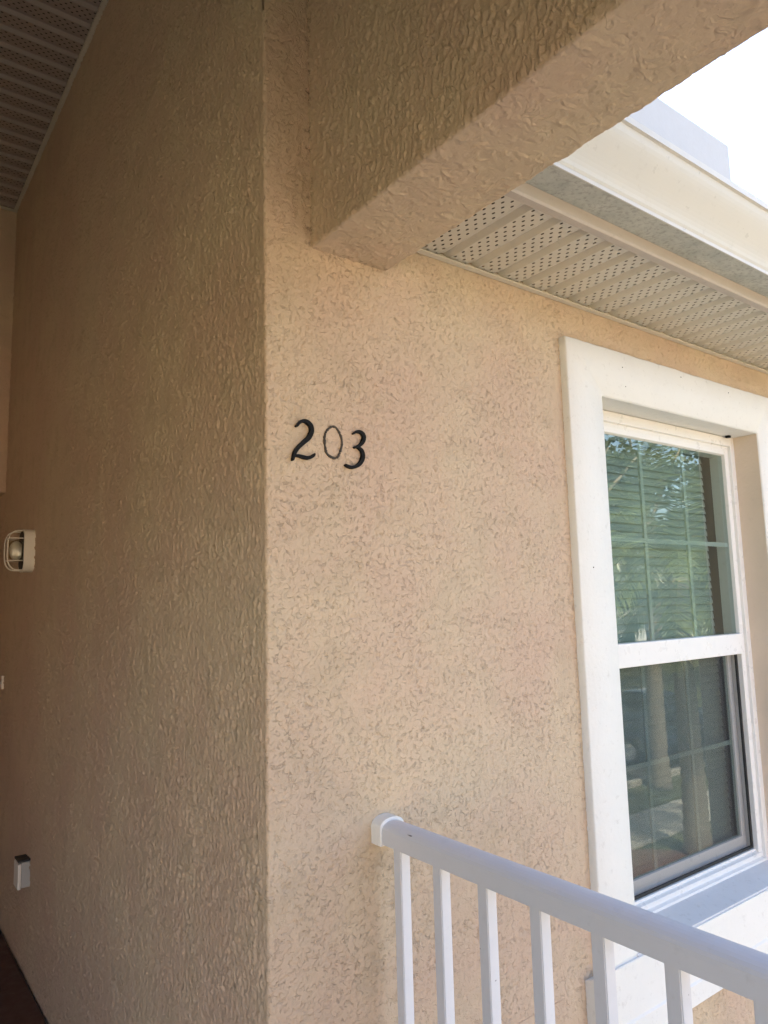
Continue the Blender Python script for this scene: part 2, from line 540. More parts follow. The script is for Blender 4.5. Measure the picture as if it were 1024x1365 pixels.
def sheet(name, pos, nrm, nu, nv, keep, mat, parent, hfun):
    """pos,nrm: (nu*nv,3) arrays (u fast); displaced along the normal, quads where keep is true"""
    P = pos + nrm * hfun(pos)[:, None]
    idx = np.arange(nu * nv).reshape(nv, nu)
    q = np.stack([idx[:-1, :-1], idx[:-1, 1:], idx[1:, 1:], idx[1:, :-1]], -1).reshape(-1, 4)
    if keep is not None:
        kk = keep.reshape(nv, nu)
        kq = (kk[:-1, :-1] & kk[:-1, 1:] & kk[1:, 1:] & kk[1:, :-1]).reshape(-1)
        q = q[kq]
    used = np.zeros(nu * nv, bool); used[q.reshape(-1)] = True
    remap = np.cumsum(used) - 1
    q = remap[q]; P = P[used]
    org = (P.min(0) + P.max(0)) / 2
    P = P - org
    me = bpy.data.meshes.new(name)
    me.vertices.add(len(P)); me.vertices.foreach_set('co', P.astype(np.float32).ravel())
    me.loops.add(len(q) * 4); me.loops.foreach_set('vertex_index', q.astype(np.int32).ravel())
    me.polygons.add(len(q))
    me.polygons.foreach_set('loop_start', np.arange(0, len(q) * 4, 4, dtype=np.int32))
    me.polygons.foreach_set('use_smooth', np.ones(len(q), bool))
    me.update(calc_edges=True)
    return link_mesh(name, me, mat, parent, org)

# ------------------------------------------------------------------ layout constants (metres; landing floor at z = 0)
GZ = -2.9                       # ground level below the second-floor landing
WX0, WX1 = 1.146, 2.120         # window opening
WZ0, WZ1 = 0.530, 2.152
BX0, BX1 = 0.120, 0.337         # beam
BZ = 2.350
CEIL = 3.90
SOF = 2.437
ALC = 3.15                      # back of the entry recess
OPP = -2.60                     # opposite wall of the recess
FRONT = -1.90                   # front edge of the landing

# ================================================================== GROUND AND SETTING
def plane(name, x0, x1, y0, y1, z, mat):
    bm = bmesh.new()
    bm.faces.new([bm.verts.new(p) for p in ((x0, y0, z), (x1, y0, z), (x1, y1, z), (x0, y1, z))])
    return from_bm(name, bm, mat)
tag(plane('ground', -600, 600, -600, 600, GZ, M_LAWN), kind='structure')
tag(plane('added_courtyard', -7, 7.5, -6.55, -1.2, GZ + 0.006, M_CONC), kind='structure')  # concrete added to bounce warm sunlight up on to the walls
tag(plane('parking_road', 8, 60, -14.6, -9.2, GZ + 0.008, M_ASPH), kind='structure')
bm = bmesh.new()
for i in range(34):
    x = -14 + i * 1.22
    add_box(bm, x, x + 1.205, -7.75, -6.55, GZ - 0.05, GZ + 0.03)
tag(from_bm('concrete_path', bm, M_CONC), kind='structure')
tag(box('parking_kerb', 8, 60, -9.2, -9.05, GZ - 0.1, GZ + 0.13, M_CONC, None, 0.015), kind='structure')
# planting bed under the palm
bm = bmesh.new()
ring = []
for k in range(28):
    a = k * 2 * math.pi / 28
    r = 1.0 + 0.16 * math.sin(3 * a) + 0.1 * math.cos(5 * a + 1)
    ring.append(bm.verts.new((10.3 + 1.5 * r * math.cos(a), -5.7 + 0.72 * r * math.sin(a), GZ + 0.012)))
cv = bm.verts.new((10.3, -5.7, GZ + 0.09))
for k in range(28):
    bm.faces.new((ring[k], ring[(k + 1) % 28], cv))
tag(from_bm('mulch_bed', bm, M_MULCH), kind='structure')
tag(box('landing_floor', OPP - 0.35, 0.36, FRONT, 3.55, -0.22, 0.0, M_LANDING), kind='structure')
tag(box('entry_carpet', OPP + 0.02, -0.012, 0.9, 3.44, 0.001, 0.014, M_FLOOR, None, 0.003), 'dark red-brown carpet on the entry floor', 'carpet')

# ================================================================== BUILDING
B = empty('apartment_building', (0, 0, GZ),
          'beige stucco upper-floor apartment building with covered entry landing', 'building')

# ---- front wall: real relief where the camera sees it
R = 0.007
st = 0.0026
arc_n = 5
us = []
# rounded corner from the side wall (normal -x) to the front wall (normal -y)
arc = [(R - R * math.cos(t), R - R * math.sin(t), -math.cos(t), -math.sin(t)) for t in np.linspace(0, math.pi / 2, arc_n)]
xs = np.arange(R + st, 2.62, st)
px = np.concatenate([[a[0] for a in arc], xs]); py = np.concatenate([[a[1] for a in arc], np.zeros(len(xs))])
nx = np.concatenate([[a[2] for a in arc], np.zeros(len(xs))]); ny = np.concatenate([[a[3] for a in arc], -np.ones(len(xs))])
zs = np.arange(0.06, 2.90, st)
U = len(px); V = len(zs)
pos = np.stack([np.tile(px, V), np.tile(py, V), np.repeat(zs, U)], 1)
nr = np.stack([np.tile(nx, V), np.tile(ny, V), np.zeros(U * V)], 1)
X_, Z_ = pos[:, 0], pos[:, 2]
keep = ~((X_ > WX0 - 0.13) & (X_ < WX1 + 0.13) & (Z_ > WZ0 - 0.17) & (Z_ < WZ1 + 0.12))
keep &= ~((X_ > 0.36) & (Z_ > SOF + 0.02))
keep &= ~((X_ > 2.33) & (Z_ < 2.15))
keep &= ~((X_ < 0.84) & (Z_ < 0.50))
sheet('front_wall', pos, nr, U, V, keep, M_STUCCO_WORM, B, lambda P: knockdown(P, 1.35, 0.6))
# core of the front wall (behind the relief), with the window opening left free
bm = bmesh.new()
def core(x0, x1, z0, z1): add_box(bm, x0, x1, 0.006, 0.20, z0, z1)
core(0.006, WX0, GZ, 4.0); core(WX1, 9.0, GZ, 2.60); core(WX0, WX1, GZ, WZ0); core(WX0, WX1, WZ1, 2.60)
from_bm('wall_core', bm, M_STUCCO_FLAT, B)
box('front_wall', 2.33, 9.0, -0.0015, 0.006, 0.064, 2.152, M_STUCCO_FLAT, B)
box('front_wall', 2.61, 9.0, -0.002, 0.006, 2.152, SOF, M_STUCCO_FLAT, B)
box('front_wall', 0.0, 9.0, -0.002, 0.006, GZ, 0.064, M_STUCCO_FLAT, B)
box('front_wall', 0.0, 0.845, -0.002, 0.006, 0.064, 0.502, M_STUCCO_FLAT, B)
box('end_wall', 9.0, 9.2, -0.002, 9.0, GZ, 2.6, M_STUCCO_FLAT, B)

# ---- side wall of the entry recess (faces -x)
ys = [R]
while ys[-1] < 3.5:
    t = ys[-1]
    ys.append(t + 0.0026 + 0.0036 * t)
ys = np.array(ys)
zz = np.arange(-0.01, 3.93, 0.0038)
U = len(ys); V = len(zz)
pos = np.stack([np.zeros(U * V), np.tile(ys, V), np.repeat(zz, U)], 1)
nr = np.zeros_like(pos); nr[:, 0] = -1
sheet('entry_side_wall', pos, nr, U, V, None, M_STUCCO_DASH, B, lambda P: (lambda w: flecks(P, 0.85) * w + knockdown(P, 1.35, 0.6) * (1 - w))(sstep(R, R + 0.022, P[:, 1])))
box('entry_side_wall_core', 0.006, 0.20, 0.2, 3.7, GZ, 4.0, M_STUCCO_FLAT, B)

# ---- rest of the entry recess
box('entry_header', OPP, 0.004, ALC, 3.5, 2.205, CEIL + 0.05, M_STUCCO_FLAT, B, 0.006)
box('entry_back_wall', OPP, 0.004, 3.5, 3.7, GZ, 4.0, M_STUCCO_FLAT, B)
box('entry_opposite_wall', OPP - 0.2, OPP, 0.0, 3.7, GZ, 4.0, M_STUCCO_FLAT, B, 0.005)
box('neighbour_front_wall', -9.0, OPP - 0.2, 0.0, 0.2, GZ, 4.0, M_STUCCO_FLAT, B)
d = empty('door', (-0.55, 3.5, 0), parent=B)
box('door_leaf', -1.06, -0.10, 3.465, 3.50, 0.01, 2.08, M_DOOR, d, 0.004)
box('casing', -0.10, -0.015, 3.45, 3.50, 0.0, 2.14, M_DOOR, d, 0.004)
box('casing', -1.15, -1.06, 3.45, 3.50, 0.0, 2.14, M_DOOR, d, 0.004)
box('casing', -1.06, -0.10, 3.45, 3.50, 2.08, 2.14, M_DOOR, d, 0.004)
bm = bmesh.new(); bmesh.ops.create_uvsphere(bm, u_segments=14, v_segments=8, radius=0.032)
bmesh.ops.translate(bm, verts=bm.verts, vec=(-0.98, 3.42, 0.98))
from_bm('handle', bm, M_RIM, d, True)

# ---- beam with relief: left face, rounded edge, underside, rounded edge, right face
Rb = 0.006
prof = []
sb = 0.0031
for z in np.arange(3.06, BZ + Rb, -sb): prof.append((BX0, z, -1, 0))
for t in np.linspace(0, math.pi / 2, 5): prof.append((BX0 + Rb - Rb * math.cos(t), BZ + Rb - Rb * math.sin(t), -math.cos(t), -math.sin(t)))
for x in np.arange(BX0 + Rb + sb, BX1 - Rb, sb): prof.append((x, BZ, 0, -1))
for t in np.linspace(0, math.pi / 2, 5): prof.append((BX1 - Rb + Rb * math.sin(t), BZ + Rb - Rb * math.cos(t), math.sin(t), -math.cos(t)))
for z in np.arange(BZ + Rb + sb, BZ + 0.30, sb * 2): prof.append((BX1, z, 1, 0))
prof = np.array(prof)
yb = np.arange(0.008, -1.06, -sb)
U = len(prof); V = len(yb)
pos = np.stack([np.tile(prof[:, 0], V), np.repeat(yb, U), np.tile(prof[:, 1], V)], 1)
nr = np.stack([np.tile(prof[:, 2], V), np.zeros(U * V), np.tile(prof[:, 3], V)], 1)
def beam_h(P):
    under = sstep(BZ + 0.012, BZ + 0.002, P[:, 2])
    h1 = flecks(P, 0.7)
    h2 = -knockdown(P, 0.52, 0.55) + knockdown(P + 3.3, 0.85, 0.38)
    return h1 * (1 - under) + h2 * under
bo = sheet('beam', pos, nr, U, V, None, M_STUCCO_DASH, B, beam_h)
bo.data.materials.append(M_STUCCO_BIG)
pidx = (np.arange((U - 1) * (V - 1)) % (U - 1))
bo.data.polygons.foreach_set('material_index', (prof[pidx, 1] < BZ + 0.003).astype(np.int32))
box('beam_core', BX0 + 0.006, BX1 - 0.006, FRONT, -0.002, BZ + 0.008, 4.0, M_STUCCO_FLAT, B)
box('beam', BX0, BX1, FRONT, -1.056, BZ, 4.0, M_STUCCO_FLAT, B)
box('beam', OPP - 0.337, OPP - 0.12, FRONT, 0.0, BZ, 4.0, M_STUCCO_FLAT, B)
box('shading_header', OPP - 0.12, BX0, FRONT, FRONT + 0.22, BZ - 0.10, 4.0, M_STUCCO_FLAT, B)  # unseen header, hung low to keep daylight off the upper porch
box('column', BX0 - 0.02, BX1 + 0.02, FRONT - 0.02, FRONT + 0.24, GZ, BZ - 0.002, M_STUCCO_FLAT, B, 0.01)
box('column', OPP - 0.357, OPP - 0.10, FRONT - 0.02, FRONT + 0.24, GZ, BZ - 0.002, M_STUCCO_FLAT, B, 0.01)
# roof over the entry block and the sloped roof over the apartment
box('roof', -9.2, BX1 - 0.004, FRONT - 0.05, 9.0, 4.0, 4.14, M_SHINGLE, B)
prism('roof', [(-0.34, 2.605), (-0.345, 2.68), (5.0, 4.90), (9.3, 3.2), (9.3, 3.05), (5.0, 4.75)], 'x', BX1 + 0.002, 9.5, M_SHINGLE, B)
box('rear_wall', -9.0, 9.2, 8.8, 9.0, GZ, 4.0, M_STUCCO_FLAT, B)
box('parapet_block', BX1 + 0.01, 2.36, 0.10, 1.5, 2.75, 3.52, M_BLOCK, B, 0.004)

# ---- vented soffit strips
def soffit_strip_mesh(length, mat=None):
    pr = [(-0.0508, 0.0), (-0.0505, 0.0105), (-0.0365, 0.0105), (-0.0330, 0.0004), (-0.0315, 0.0), (0.0315, 0.0), (0.0330, 0.0004), (0.0480, 0.0088), (0.0508, 0.0092)]
    pr = [(-0.0508, 0.0120), (-0.0440, 0.0135), (-0.0330, 0.0016), (-0.0312, 0.0), (0.0312, 0.0), (0.0330, 0.0016), (0.0440, 0.0135), (0.0508, 0.0120)]
    bm = bmesh.new()
    A = [bm.verts.new((x, -length / 2, z)) for x, z in pr]
    Bv = [bm.verts.new((x, length / 2, z)) for x, z in pr]
    for i in range(len(pr) - 1):
        bm.faces.new((A[i], A[i + 1], Bv[i + 1], Bv[i]))
    bmesh.ops.recalc_face_normals(bm, faces=bm.faces)
    me = bpy.data.meshes.new('soffit_panel'); bm.to_mesh(me); bm.free()
    me.materials.append(mat or M_SOFFIT)
    return me
SY0, SY1 = -0.322, -0.004
S = empty('soffit', (0.34, -0.16, SOF), parent=B)
me = soffit_strip_mesh(SY1 - SY0)
x = 0.368
while x < 5.4:
    link_mesh('soffit_panel', me, M_SOFFIT, S, (x, (SY0 + SY1) / 2, SOF))
    x += 0.1016
prism('wall_channel', [(-0.003, SOF - 0.010), (-0.020, SOF - 0.010), (-0.020, SOF - 0.006), (-0.008, SOF - 0.004), (-0.003, SOF + 0.01)], 'x', BX1 + 0.002, 5.4, M_SOFFIT, S)
# attic void above the strips
bm = bmesh.new(); add_box(bm, BX1 + 0.001, 9.0, -0.315, 0.004, SOF + 0.04, SOF + 0.06)
from_bm('attic_board', bm, M_VOID, S)
prism('fascia', [(-0.316, SOF - 0.008), (-0.336, SOF - 0.008), (-0.340, SOF - 0.003), (-0.340, 2.60), (-0.325, 2.60), (-0.325, SOF + 0.004), (-0.316, SOF + 0.004)], 'x', BX1 + 0.001, 9.0, M_FASCIA, S)

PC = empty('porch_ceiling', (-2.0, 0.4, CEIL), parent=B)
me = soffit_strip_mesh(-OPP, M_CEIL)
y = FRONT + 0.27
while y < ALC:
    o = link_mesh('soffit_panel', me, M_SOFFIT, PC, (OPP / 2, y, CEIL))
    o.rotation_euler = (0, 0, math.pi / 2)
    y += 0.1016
box('ceiling_board', OPP, 0.02, FRONT + 0.22, ALC, CEIL + 0.03, CEIL + 0.05, M_DARK, PC)
box('wall_channel', -0.022, -0.001, 0.01, ALC, CEIL - 0.010, CEIL - 0.004, M_SOFFIT, PC)
box('wall_channel', OPP + 0.03, -0.022, ALC - 0.022, ALC - 0.001, CEIL - 0.010, CEIL - 0.004, M_SOFFIT, PC)

# ---- K-style gutter
G = empty('gutter', (0.34, -0.42, 2.455), parent=B)
gp = [(-0.3405, 2.462), (-0.425, 2.458), (-0.428, 2.466)]
gf = [(-0.428, 2.466)]
for i in range(13):
    t = i / 12
    y_ = -0.432 - 0.062 * (0.5 - 0.5 * math.cos(math.pi * t)) * 0.55 - 0.062 * t * 0.45
    z_ = 2.472 + 0.098 * t
    gf.append((y_, z_))
gf += [(-0.496, 2.578), (-0.504, 2.579), (-0.505, 2.594), (-0.497, 2.596)]
def strip(name, pts, x0, x1, mat, parent, smooth=True, thick=0.0012):
    prof = pts + [(p[0] + thick * 0.7, p[1] + thick) for p in pts[::-1]]
    return prism(name, prof, 'x', x0, x1, mat, parent, 0.0, smooth)
strip('gutter_bottom', gp[:2], BX1 + 0.002, 9.0, M_GUTBOT, G, False)
strip('gutter_face', gf, BX1 + 0.002, 9.0, M_GUTTER, G, False)
box('gutter_lip', BX1 + 0.002, 9.0, -0.4275, -0.4245, 2.4565, 2.4665, M_GUTTER, G)

# ---- window
Wn = empty('window', (1.633, 0.0, WZ0), parent=B)
TP = -0.026         # face of the raised trim
tw = 0.160
def trim_ring():
    """one raised plaster band round the opening with slightly uneven hand-finished edges"""
    rnd = random.Random(4)
    corners_o = [(WX0 - tw, 0.50), (WX0 - tw, WZ1 + tw), (WX1 + tw, WZ1 + tw), (WX1 + tw, 0.50)]
    corners_i = [(WX0, 0.50), (WX0, WZ1), (WX1, WZ1), (WX1, 0.50)]
    loops = [[], [], [], []]
    def samp(c, n, k):
        i = min(int(k // n), 2); f = k / n - i
        return Vector((c[i][0] + (c[i + 1][0] - c[i][0]) * f, c[i][1] + (c[i + 1][1] - c[i][1]) * f))
    n = 46
    w1 = w2 = 0.0
    for k in range(3 * n + 1):
        o_, i_ = samp(corners_o, n, k), samp(corners_i, n, k)
        dd = (i_ - o_).normalized()
        w1 = 0.6 * w1 + rnd.uniform(-0.0009, 0.0009); w2 = 0.6 * w2 + rnd.uniform(-0.0007, 0.0007)
        o2, i2 = o_ + dd * w1, i_ + dd * w2
        loops[0].append((o2.x, 0.006, o2.y)); loops[1].append((o2.x, TP + 0.004 + w2, o2.y))
        o3, i3 = o2 + dd * 0.005, i2 - dd * 0.004
        loops[2].append((o3.x, TP + w1 * 0.6, o3.y)); loops[3].append((i3.x, TP + w2 * 0.6, i3.y))
    L4 = [(samp(corners_i, n, k).x, TP + 0.004, samp(corners_i, n, k).y) for k in range(3 * n + 1)]
    L5 = [(p[0], 0.02, p[2]) for p in L4]
    bm = bmesh.new()
    rows = [[bm.verts.new(p) for p in L] for L in loops + [L4, L5]]
    for A_, B_ in zip(rows, rows[1:]):
        for k in range(3 * n): bm.faces.new((A_[k], A_[k + 1], B_[k + 1], B_[k]))
    return from_bm('trim', bm, M_TRIM, Wn, True)
trim_ring()
# stepped sill apron
prism('sill_apron', [(0.012, 0.515), (-0.036, 0.533), (-0.038, 0.388), (-0.042, 0.386), (-0.042, 0.326), (0.005, 0.322)], 'x', WX0 - tw - 0.045, WX1 + tw + 0.045, M_TRIM, Wn, 0.002)
prism('sill_slope', [(0.075, 0.556), (-0.030, 0.537), (-0.030, 0.528), (0.0, 0.52), (0.075, 0.52)], 'x', WX0 - 0.01, WX1 + 0.01, M_SILL, Wn, 0.0015)
# beige reveals between trim and frame
box('reveal', WX1 - 0.001, WX1 + 0.02, TP + 0.006, 0.085, WZ0 - 0.02, WZ1, M_REVEAL, Wn)
box('reveal', WX0 - 0.02, WX0 + 0.001, TP + 0.006, 0.085, WZ0 - 0.02, WZ1, M_REVEAL, Wn)
box('reveal', WX0 - 0.02, WX1 + 0.02, TP + 0.004, 0.085, WZ1 - 0.001, WZ1 + 0.02, M_TRIM, Wn)
# vinyl frame
FY0, FY1 = 0.072, 0.150
fx0, fx1 = WX0 + 0.048, WX1 - 0.052
prism('frame', [(WX1, FY0), (WX1 - 0.030, FY0), (WX1 - 0.030, FY0 + 0.012), (fx1, FY0 + 0.014), (fx1, FY1), (WX1, FY1)], 'z', 0.556, WZ1 - 0.002, M_VINYL, Wn, 0.0012)
prism('frame', [(WX0, FY0), (WX0 + 0.030, FY0), (WX0 + 0.030, FY0 + 0.012), (fx0, FY0 + 0.014), (fx0, FY1), (WX0, FY1)], 'z', 0.556, WZ1 - 0.002, M_VINYL, Wn, 0.0012)
prism('frame', [(FY0 + 0.001, WZ1 - 0.003), (FY0 + 0.001, WZ1 - 0.038), (FY0 + 0.013, WZ1 - 0.038), (FY0 + 0.015, WZ1 - 0.052), (FY0 + 0.015, WZ1 - 0.070), (FY0 + 0.026, WZ1 - 0.074), (FY1, WZ1 - 0.074), (FY1, WZ1 - 0.003)], 'x', WX0 + 0.002, WX1 - 0.002, M_VINYL, Wn, 0.0012)
prism('frame', [(FY0 - 0.004, 0.54), (FY0 - 0.004, 0.562), (FY0 + 0.010, 0.566), (FY0 + 0.010, 0.580), (FY0 + 0.026, 0.584), (FY0 + 0.026, 0.592), (FY1, 0.592), (FY1, 0.54)], 'x', WX0 + 0.002, WX1 - 0.002, M_VINYL, Wn, 0.0012)
# upper sash (outer track)
def pane(name, x0, x1, y, z0, z1, mat, par):
    bm = bmesh.new()
    bm.faces.new([bm.verts.new(p) for p in ((x0, y, z0), (x1, y, z0), (x1, y, z1), (x0, y, z1))])
    return from_bm(name, bm, mat, par)
pane('upper_pane', fx0 - 0.004, fx1 + 0.004, 0.100, 1.355, WZ1 - 0.070, M_GLASS, Wn)
box('meeting_rail', fx0 - 0.003, fx1 + 0.003, 0.076, 0.128, 1.306, 1.382, M_VINYL, Wn, 0.003)
M_MUNT = paint_mat('grille_white', (0.86, 0.88, 0.85), 0.5, 0.02, 0, 0)
for xm in (1.522, 1.792):
    box('muntin', xm - 0.008, xm + 0.008, 0.104, 0.112, 1.378, WZ1 - 0.071, M_MUNT, Wn)
box('muntin', fx0 - 0.002, fx1 + 0.002, 0.1045, 0.1115, 1.716, 1.732, M_MUNT, Wn)
# lower sash (inner track)
box('sash_stile', fx1 - 0.030, fx1 + 0.003, 0.128, 0.148, 0.592, 1.33, M_VINYL, Wn, 0.002)
box('sash_stile', fx0 - 0.003, fx0 + 0.030, 0.128, 0.148, 0.592, 1.33, M_VINYL, Wn, 0.002)
box('sash_bottom_rail', fx0 - 0.003, fx1 + 0.003, 0.127, 0.149, 0.593, 0.636, M_VINYL, Wn, 0.002)
pane('lower_pane', fx0 + 0.026, fx1 - 0.026, 0.136, 0.632, 1.34, M_GLASS, Wn)
for xm in (1.500, 1.768):
    box('muntin', xm - 0.008, xm + 0.008, 0.1385, 0.1455, 0.634, 1.335, M_MUNT, Wn)
box('muntin', fx0 + 0.03, fx1 - 0.03, 0.1390, 0.1450, 0.966, 0.982, M_MUNT, Wn)
# insect screen over the lower half
pane('insect_screen', fx0 - 0.002, fx1 + 0.002, 0.108, 0.594, 1.306, M_SCREEN, Wn)
for (a, b_, c, d_) in ((fx0 - 0.002, fx0 + 0.010, 0.594, 1.306), (fx1 - 0.010, fx1 + 0.002, 0.594, 1.306)):
    box('screen_frame', a, b_, 0.104, 0.111, c, d_, M_DARK, Wn)
box('screen_frame', fx0 + 0.010, fx1 - 0.010, 0.104, 0.111, 0.594, 0.602, M_DARK, Wn)
box('screw_cap', 2.045, 2.062, 0.050, 0.066, WZ1 - 0.010, WZ1 - 0.001, M_BLACK, Wn, 0.002)
for (nx_, nz_) in ((1.26, 2.262), (1.60, 2.288), (1.92, 2.282), (1.27, 2.200), (1.05, 1.62)):
    bm = bmesh.new(); bmesh.ops.create_cone(bm, segments=8, radius1=0.0019, radius2=0.0016, depth=0.002, cap_ends=True)
    bmesh.ops.rotate(bm, verts=bm.verts, matrix=Matrix.Rotation(math.pi / 2, 3, 'X')); bmesh.ops.translate(bm, verts=bm.verts, vec=(nx_, TP - 0.0004, nz_))
    from_bm('nail_head', bm, M_BLACK, Wn)
# room behind the window
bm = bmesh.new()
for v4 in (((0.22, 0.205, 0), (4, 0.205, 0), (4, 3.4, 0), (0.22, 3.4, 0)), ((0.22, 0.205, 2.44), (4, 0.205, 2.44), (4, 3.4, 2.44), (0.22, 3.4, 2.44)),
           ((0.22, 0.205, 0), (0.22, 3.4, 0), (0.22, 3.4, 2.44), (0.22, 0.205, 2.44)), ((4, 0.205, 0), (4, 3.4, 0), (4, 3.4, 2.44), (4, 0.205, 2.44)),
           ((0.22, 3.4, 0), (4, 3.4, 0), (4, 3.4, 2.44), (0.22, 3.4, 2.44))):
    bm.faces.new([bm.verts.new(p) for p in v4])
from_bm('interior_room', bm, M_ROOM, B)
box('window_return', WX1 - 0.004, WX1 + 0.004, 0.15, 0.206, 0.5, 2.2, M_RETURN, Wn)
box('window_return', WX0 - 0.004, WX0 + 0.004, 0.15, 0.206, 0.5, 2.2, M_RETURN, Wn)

# ================================================================== WINDOW BLIND
BL = empty('window_blind', (1.62, 0.185, 2.10), 'closed white horizontal slat blind hanging behind the window panes', 'blind')
bm = bmesh.new()
cs = []
tilt = math.radians(77)
for k in range(5):
    s_ = (k / 4 - 0.5) * 0.0345
    cr = 0.0022 * (1 - (2 * k / 4 - 1) ** 2)
    yy = s_ * math.cos(tilt) - cr * math.sin(tilt)
    zz_ = s_ * math.sin(tilt) + cr * math.cos(tilt)
    cs.append((yy, zz_))
bx0, bx1 = 1.172, 2.058
A = [bm.verts.new((-(bx1 - bx0) / 2, p[0], p[1])) for p in cs]
Bv = [bm.verts.new(((bx1 - bx0) / 2, p[0], p[1])) for p in cs]
for i in range(4): bm.faces.new((A[i], A[i + 1], Bv[i + 1], Bv[i]))
slat_me = bpy.data.meshes.new('slat'); bm.to_mesh(slat_me); bm.free()
slat_me.materials.append(M_SLAT)
slat_me.polygons.foreach_set('use_smooth', [True] * len(slat_me.polygons))
z = 2.075
k = 0
while z > 0.60:
    o = link_mesh('slat', slat_me, M_SLAT, BL, ((bx0 + bx1) / 2, 0.182, z))
    o.rotation_euler = (math.radians(random.uniform(-1.2, 1.2)), random.uniform(-0.0012, 0.0012), 0)
    z -= 0.0295
    k += 1
box('head_rail', bx0, bx1, 0.168, 0.198, 2.095, 2.125, M_SLAT, BL)
for xc in (1.30, 1.93):
    tube('lift_cord', [(xc, 0.196, 2.10), (xc, 0.196, 0.60)], 0.0012, M_SLAT, BL, 5)

# ================================================================== RAILING
RL = empty('landing_railing', (0.285, -1.2, 0.0), 'white metal guard railing with square balusters at the landing edge', 'railing')
rx = 0.286
def loaf(w, z0, z1):
    h = w / 2
    pts = [(rx - h, z0), (rx + h, z0)]
    n = 12
    zc = z1 - 0.022
    for i in range(n + 1):
        t = i / n * math.pi
        pts.append((rx + h * math.cos(t), zc + 0.022 * math.sin(t) ** 0.85))
    return pts
o = prism('top_rail', loaf(0.058, 1.016, 1.062), 'y', -1.70, -0.020, M_RAIL, RL)
o = prism('end_cap', loaf(0.067, 1.011, 1.068), 'y', -0.034, 0.001, M_VINYL, RL, 0.0015)
prism('bottom_rail', [(rx - 0.02, 0.08), (rx + 0.02, 0.08), (rx + 0.02, 0.12), (rx - 0.02, 0.12)], 'y', -1.70, 0.0, M_RAIL, RL, 0.003)
bm = bmesh.new(); add_box(bm, -0.0128, 0.0128, -0.0128, 0.0128, 0.118, 1.018)
bmesh.ops.bevel(bm, geom=[e for e in bm.edges if abs(e.verts[0].co.z - e.verts[1].co.z) > 0.5], offset=0.0018, segments=2, affect='EDGES')
bal_me = bpy.data.meshes.new('baluster'); bm.to_mesh(bal_me); bm.free(); bal_me.materials.append(M_RAIL)
y = -0.062
while y > -1.66:
    link_mesh('baluster', bal_me, M_RAIL, RL, (rx + 0.002, y, 0))
    y -= 0.1285

# ================================================================== HOUSE NUMBERS
def catmull(p, sub=6):
    p = [Vector(q) for q in p]
    out = []
    for i in range(len(p) - 1):
        a, b, c, d_ = p[max(i - 1, 0)], p[i], p[i + 1], p[min(i + 2, len(p) - 1)]
        for k in range(sub):
            t = k / sub
            out.append(0.5 * ((2 * b) + (c - a) * t + (2 * a - 5 * b + 4 * c - d_) * t * t + (3 * b - a - 3 * c + d_) * t ** 3))
    out.append(p[-1])
    return out
def stroke(bm, pts, y0, y1):
    P = catmull(pts)
    L, Rr = [], []
    n = len(P)
    for i, p in enumerate(P):
        t = P[min(i + 1, n - 1)] - P[max(i - 1, 0)]
        t = Vector((t.x, t.y)).normalized()
        nrm = Vector((-t.y, t.x)) * p.z / 2
        L.append((p.x + nrm.x, p.y + nrm.y)); Rr.append((p.x - nrm.x, p.y - nrm.y))
    def cap(p, q):
        t = (Vector((p.x, p.y)) - Vector((q.x, q.y))).normalized()
        s_ = Vector((-t.y, t.x))
        return [(p.x + (t.x * math.sin(a) + s_.x * math.cos(a)) * p.z / 2, p.y + (t.y * math.sin(a) + s_.y * math.cos(a)) * p.z / 2) for a in (math.pi / 4, math.pi / 2, 3 * math.pi / 4)]
    ends = cap(P[-1], P[-2]); starts = cap(P[0], P[1])
    # faces: quad strip, front and back, plus side walls
    F = {}
    for nm, yv in (('f', y0), ('b', y1)):
        F[nm] = ([bm.verts.new((a, yv, b)) for a, b in L], [bm.verts.new((a, yv, b)) for a, b in Rr],
                 [bm.verts.new((a, yv, b)) for a, b in ends], [bm.verts.new((a, yv, b)) for a, b in starts])
        l, r, e, s_ = F[nm]
        for i in range(n - 1): bm.faces.new((l[i], l[i + 1], r[i + 1], r[i]))
        bm.faces.new((l[-1], e[0], e[1], e[2], r[-1]))
        bm.faces.new((r[0], s_[0], s_[1], s_[2], l[0]))
    loops = []
    for nm in 'fb':
        l, r, e, s_ = F[nm]
        loops.append(l + e + r[::-1] + s_)
    m = len(loops[0])
    for i in range(m): bm.faces.new((loops[0][i], loops[0][(i + 1) % m], loops[1][(i + 1) % m], loops[1][i]))
D2a = [(0.0737, 1.9216, 0.0056), (0.0798, 1.9293, 0.0069), (0.0871, 1.9345, 0.0077), (0.0955, 1.9356, 0.009), (0.1033, 1.9324, 0.0107), (0.1095, 1.9256, 0.0116), (0.1116, 1.9162, 0.0107), (0.1088, 1.9072, 0.0112), (0.1028, 1.8979, 0.0116), (0.0937, 1.8893, 0.0107), (0.084, 1.8808, 0.0099), (0.0755, 1.8724, 0.0095), (0.0688, 1.8632, 0.009), (0.0653, 1.8534, 0.0077), (0.0627, 1.8451, 0.0052)]
D2b = [(0.0653, 1.8538, 0.0047), (0.0753, 1.8557, 0.0069), (0.0872, 1.8542, 0.0086), (0.0992, 1.8531, 0.009), (0.109, 1.8558, 0.0082), (0.1154, 1.8603, 0.0069), (0.1179, 1.8635, 0.0043)]
D3a = [(0.2236, 1.923, 0.0047), (0.2317, 1.9281, 0.0065), (0.2412, 1.9292, 0.0082), (0.2492, 1.9257, 0.0103), (0.2531, 1.918, 0.0107), (0.2514, 1.9087, 0.0095), (0.2445, 1.9, 0.0086), (0.2349, 1.8933, 0.0073), (0.2263, 1.8906, 0.006)]
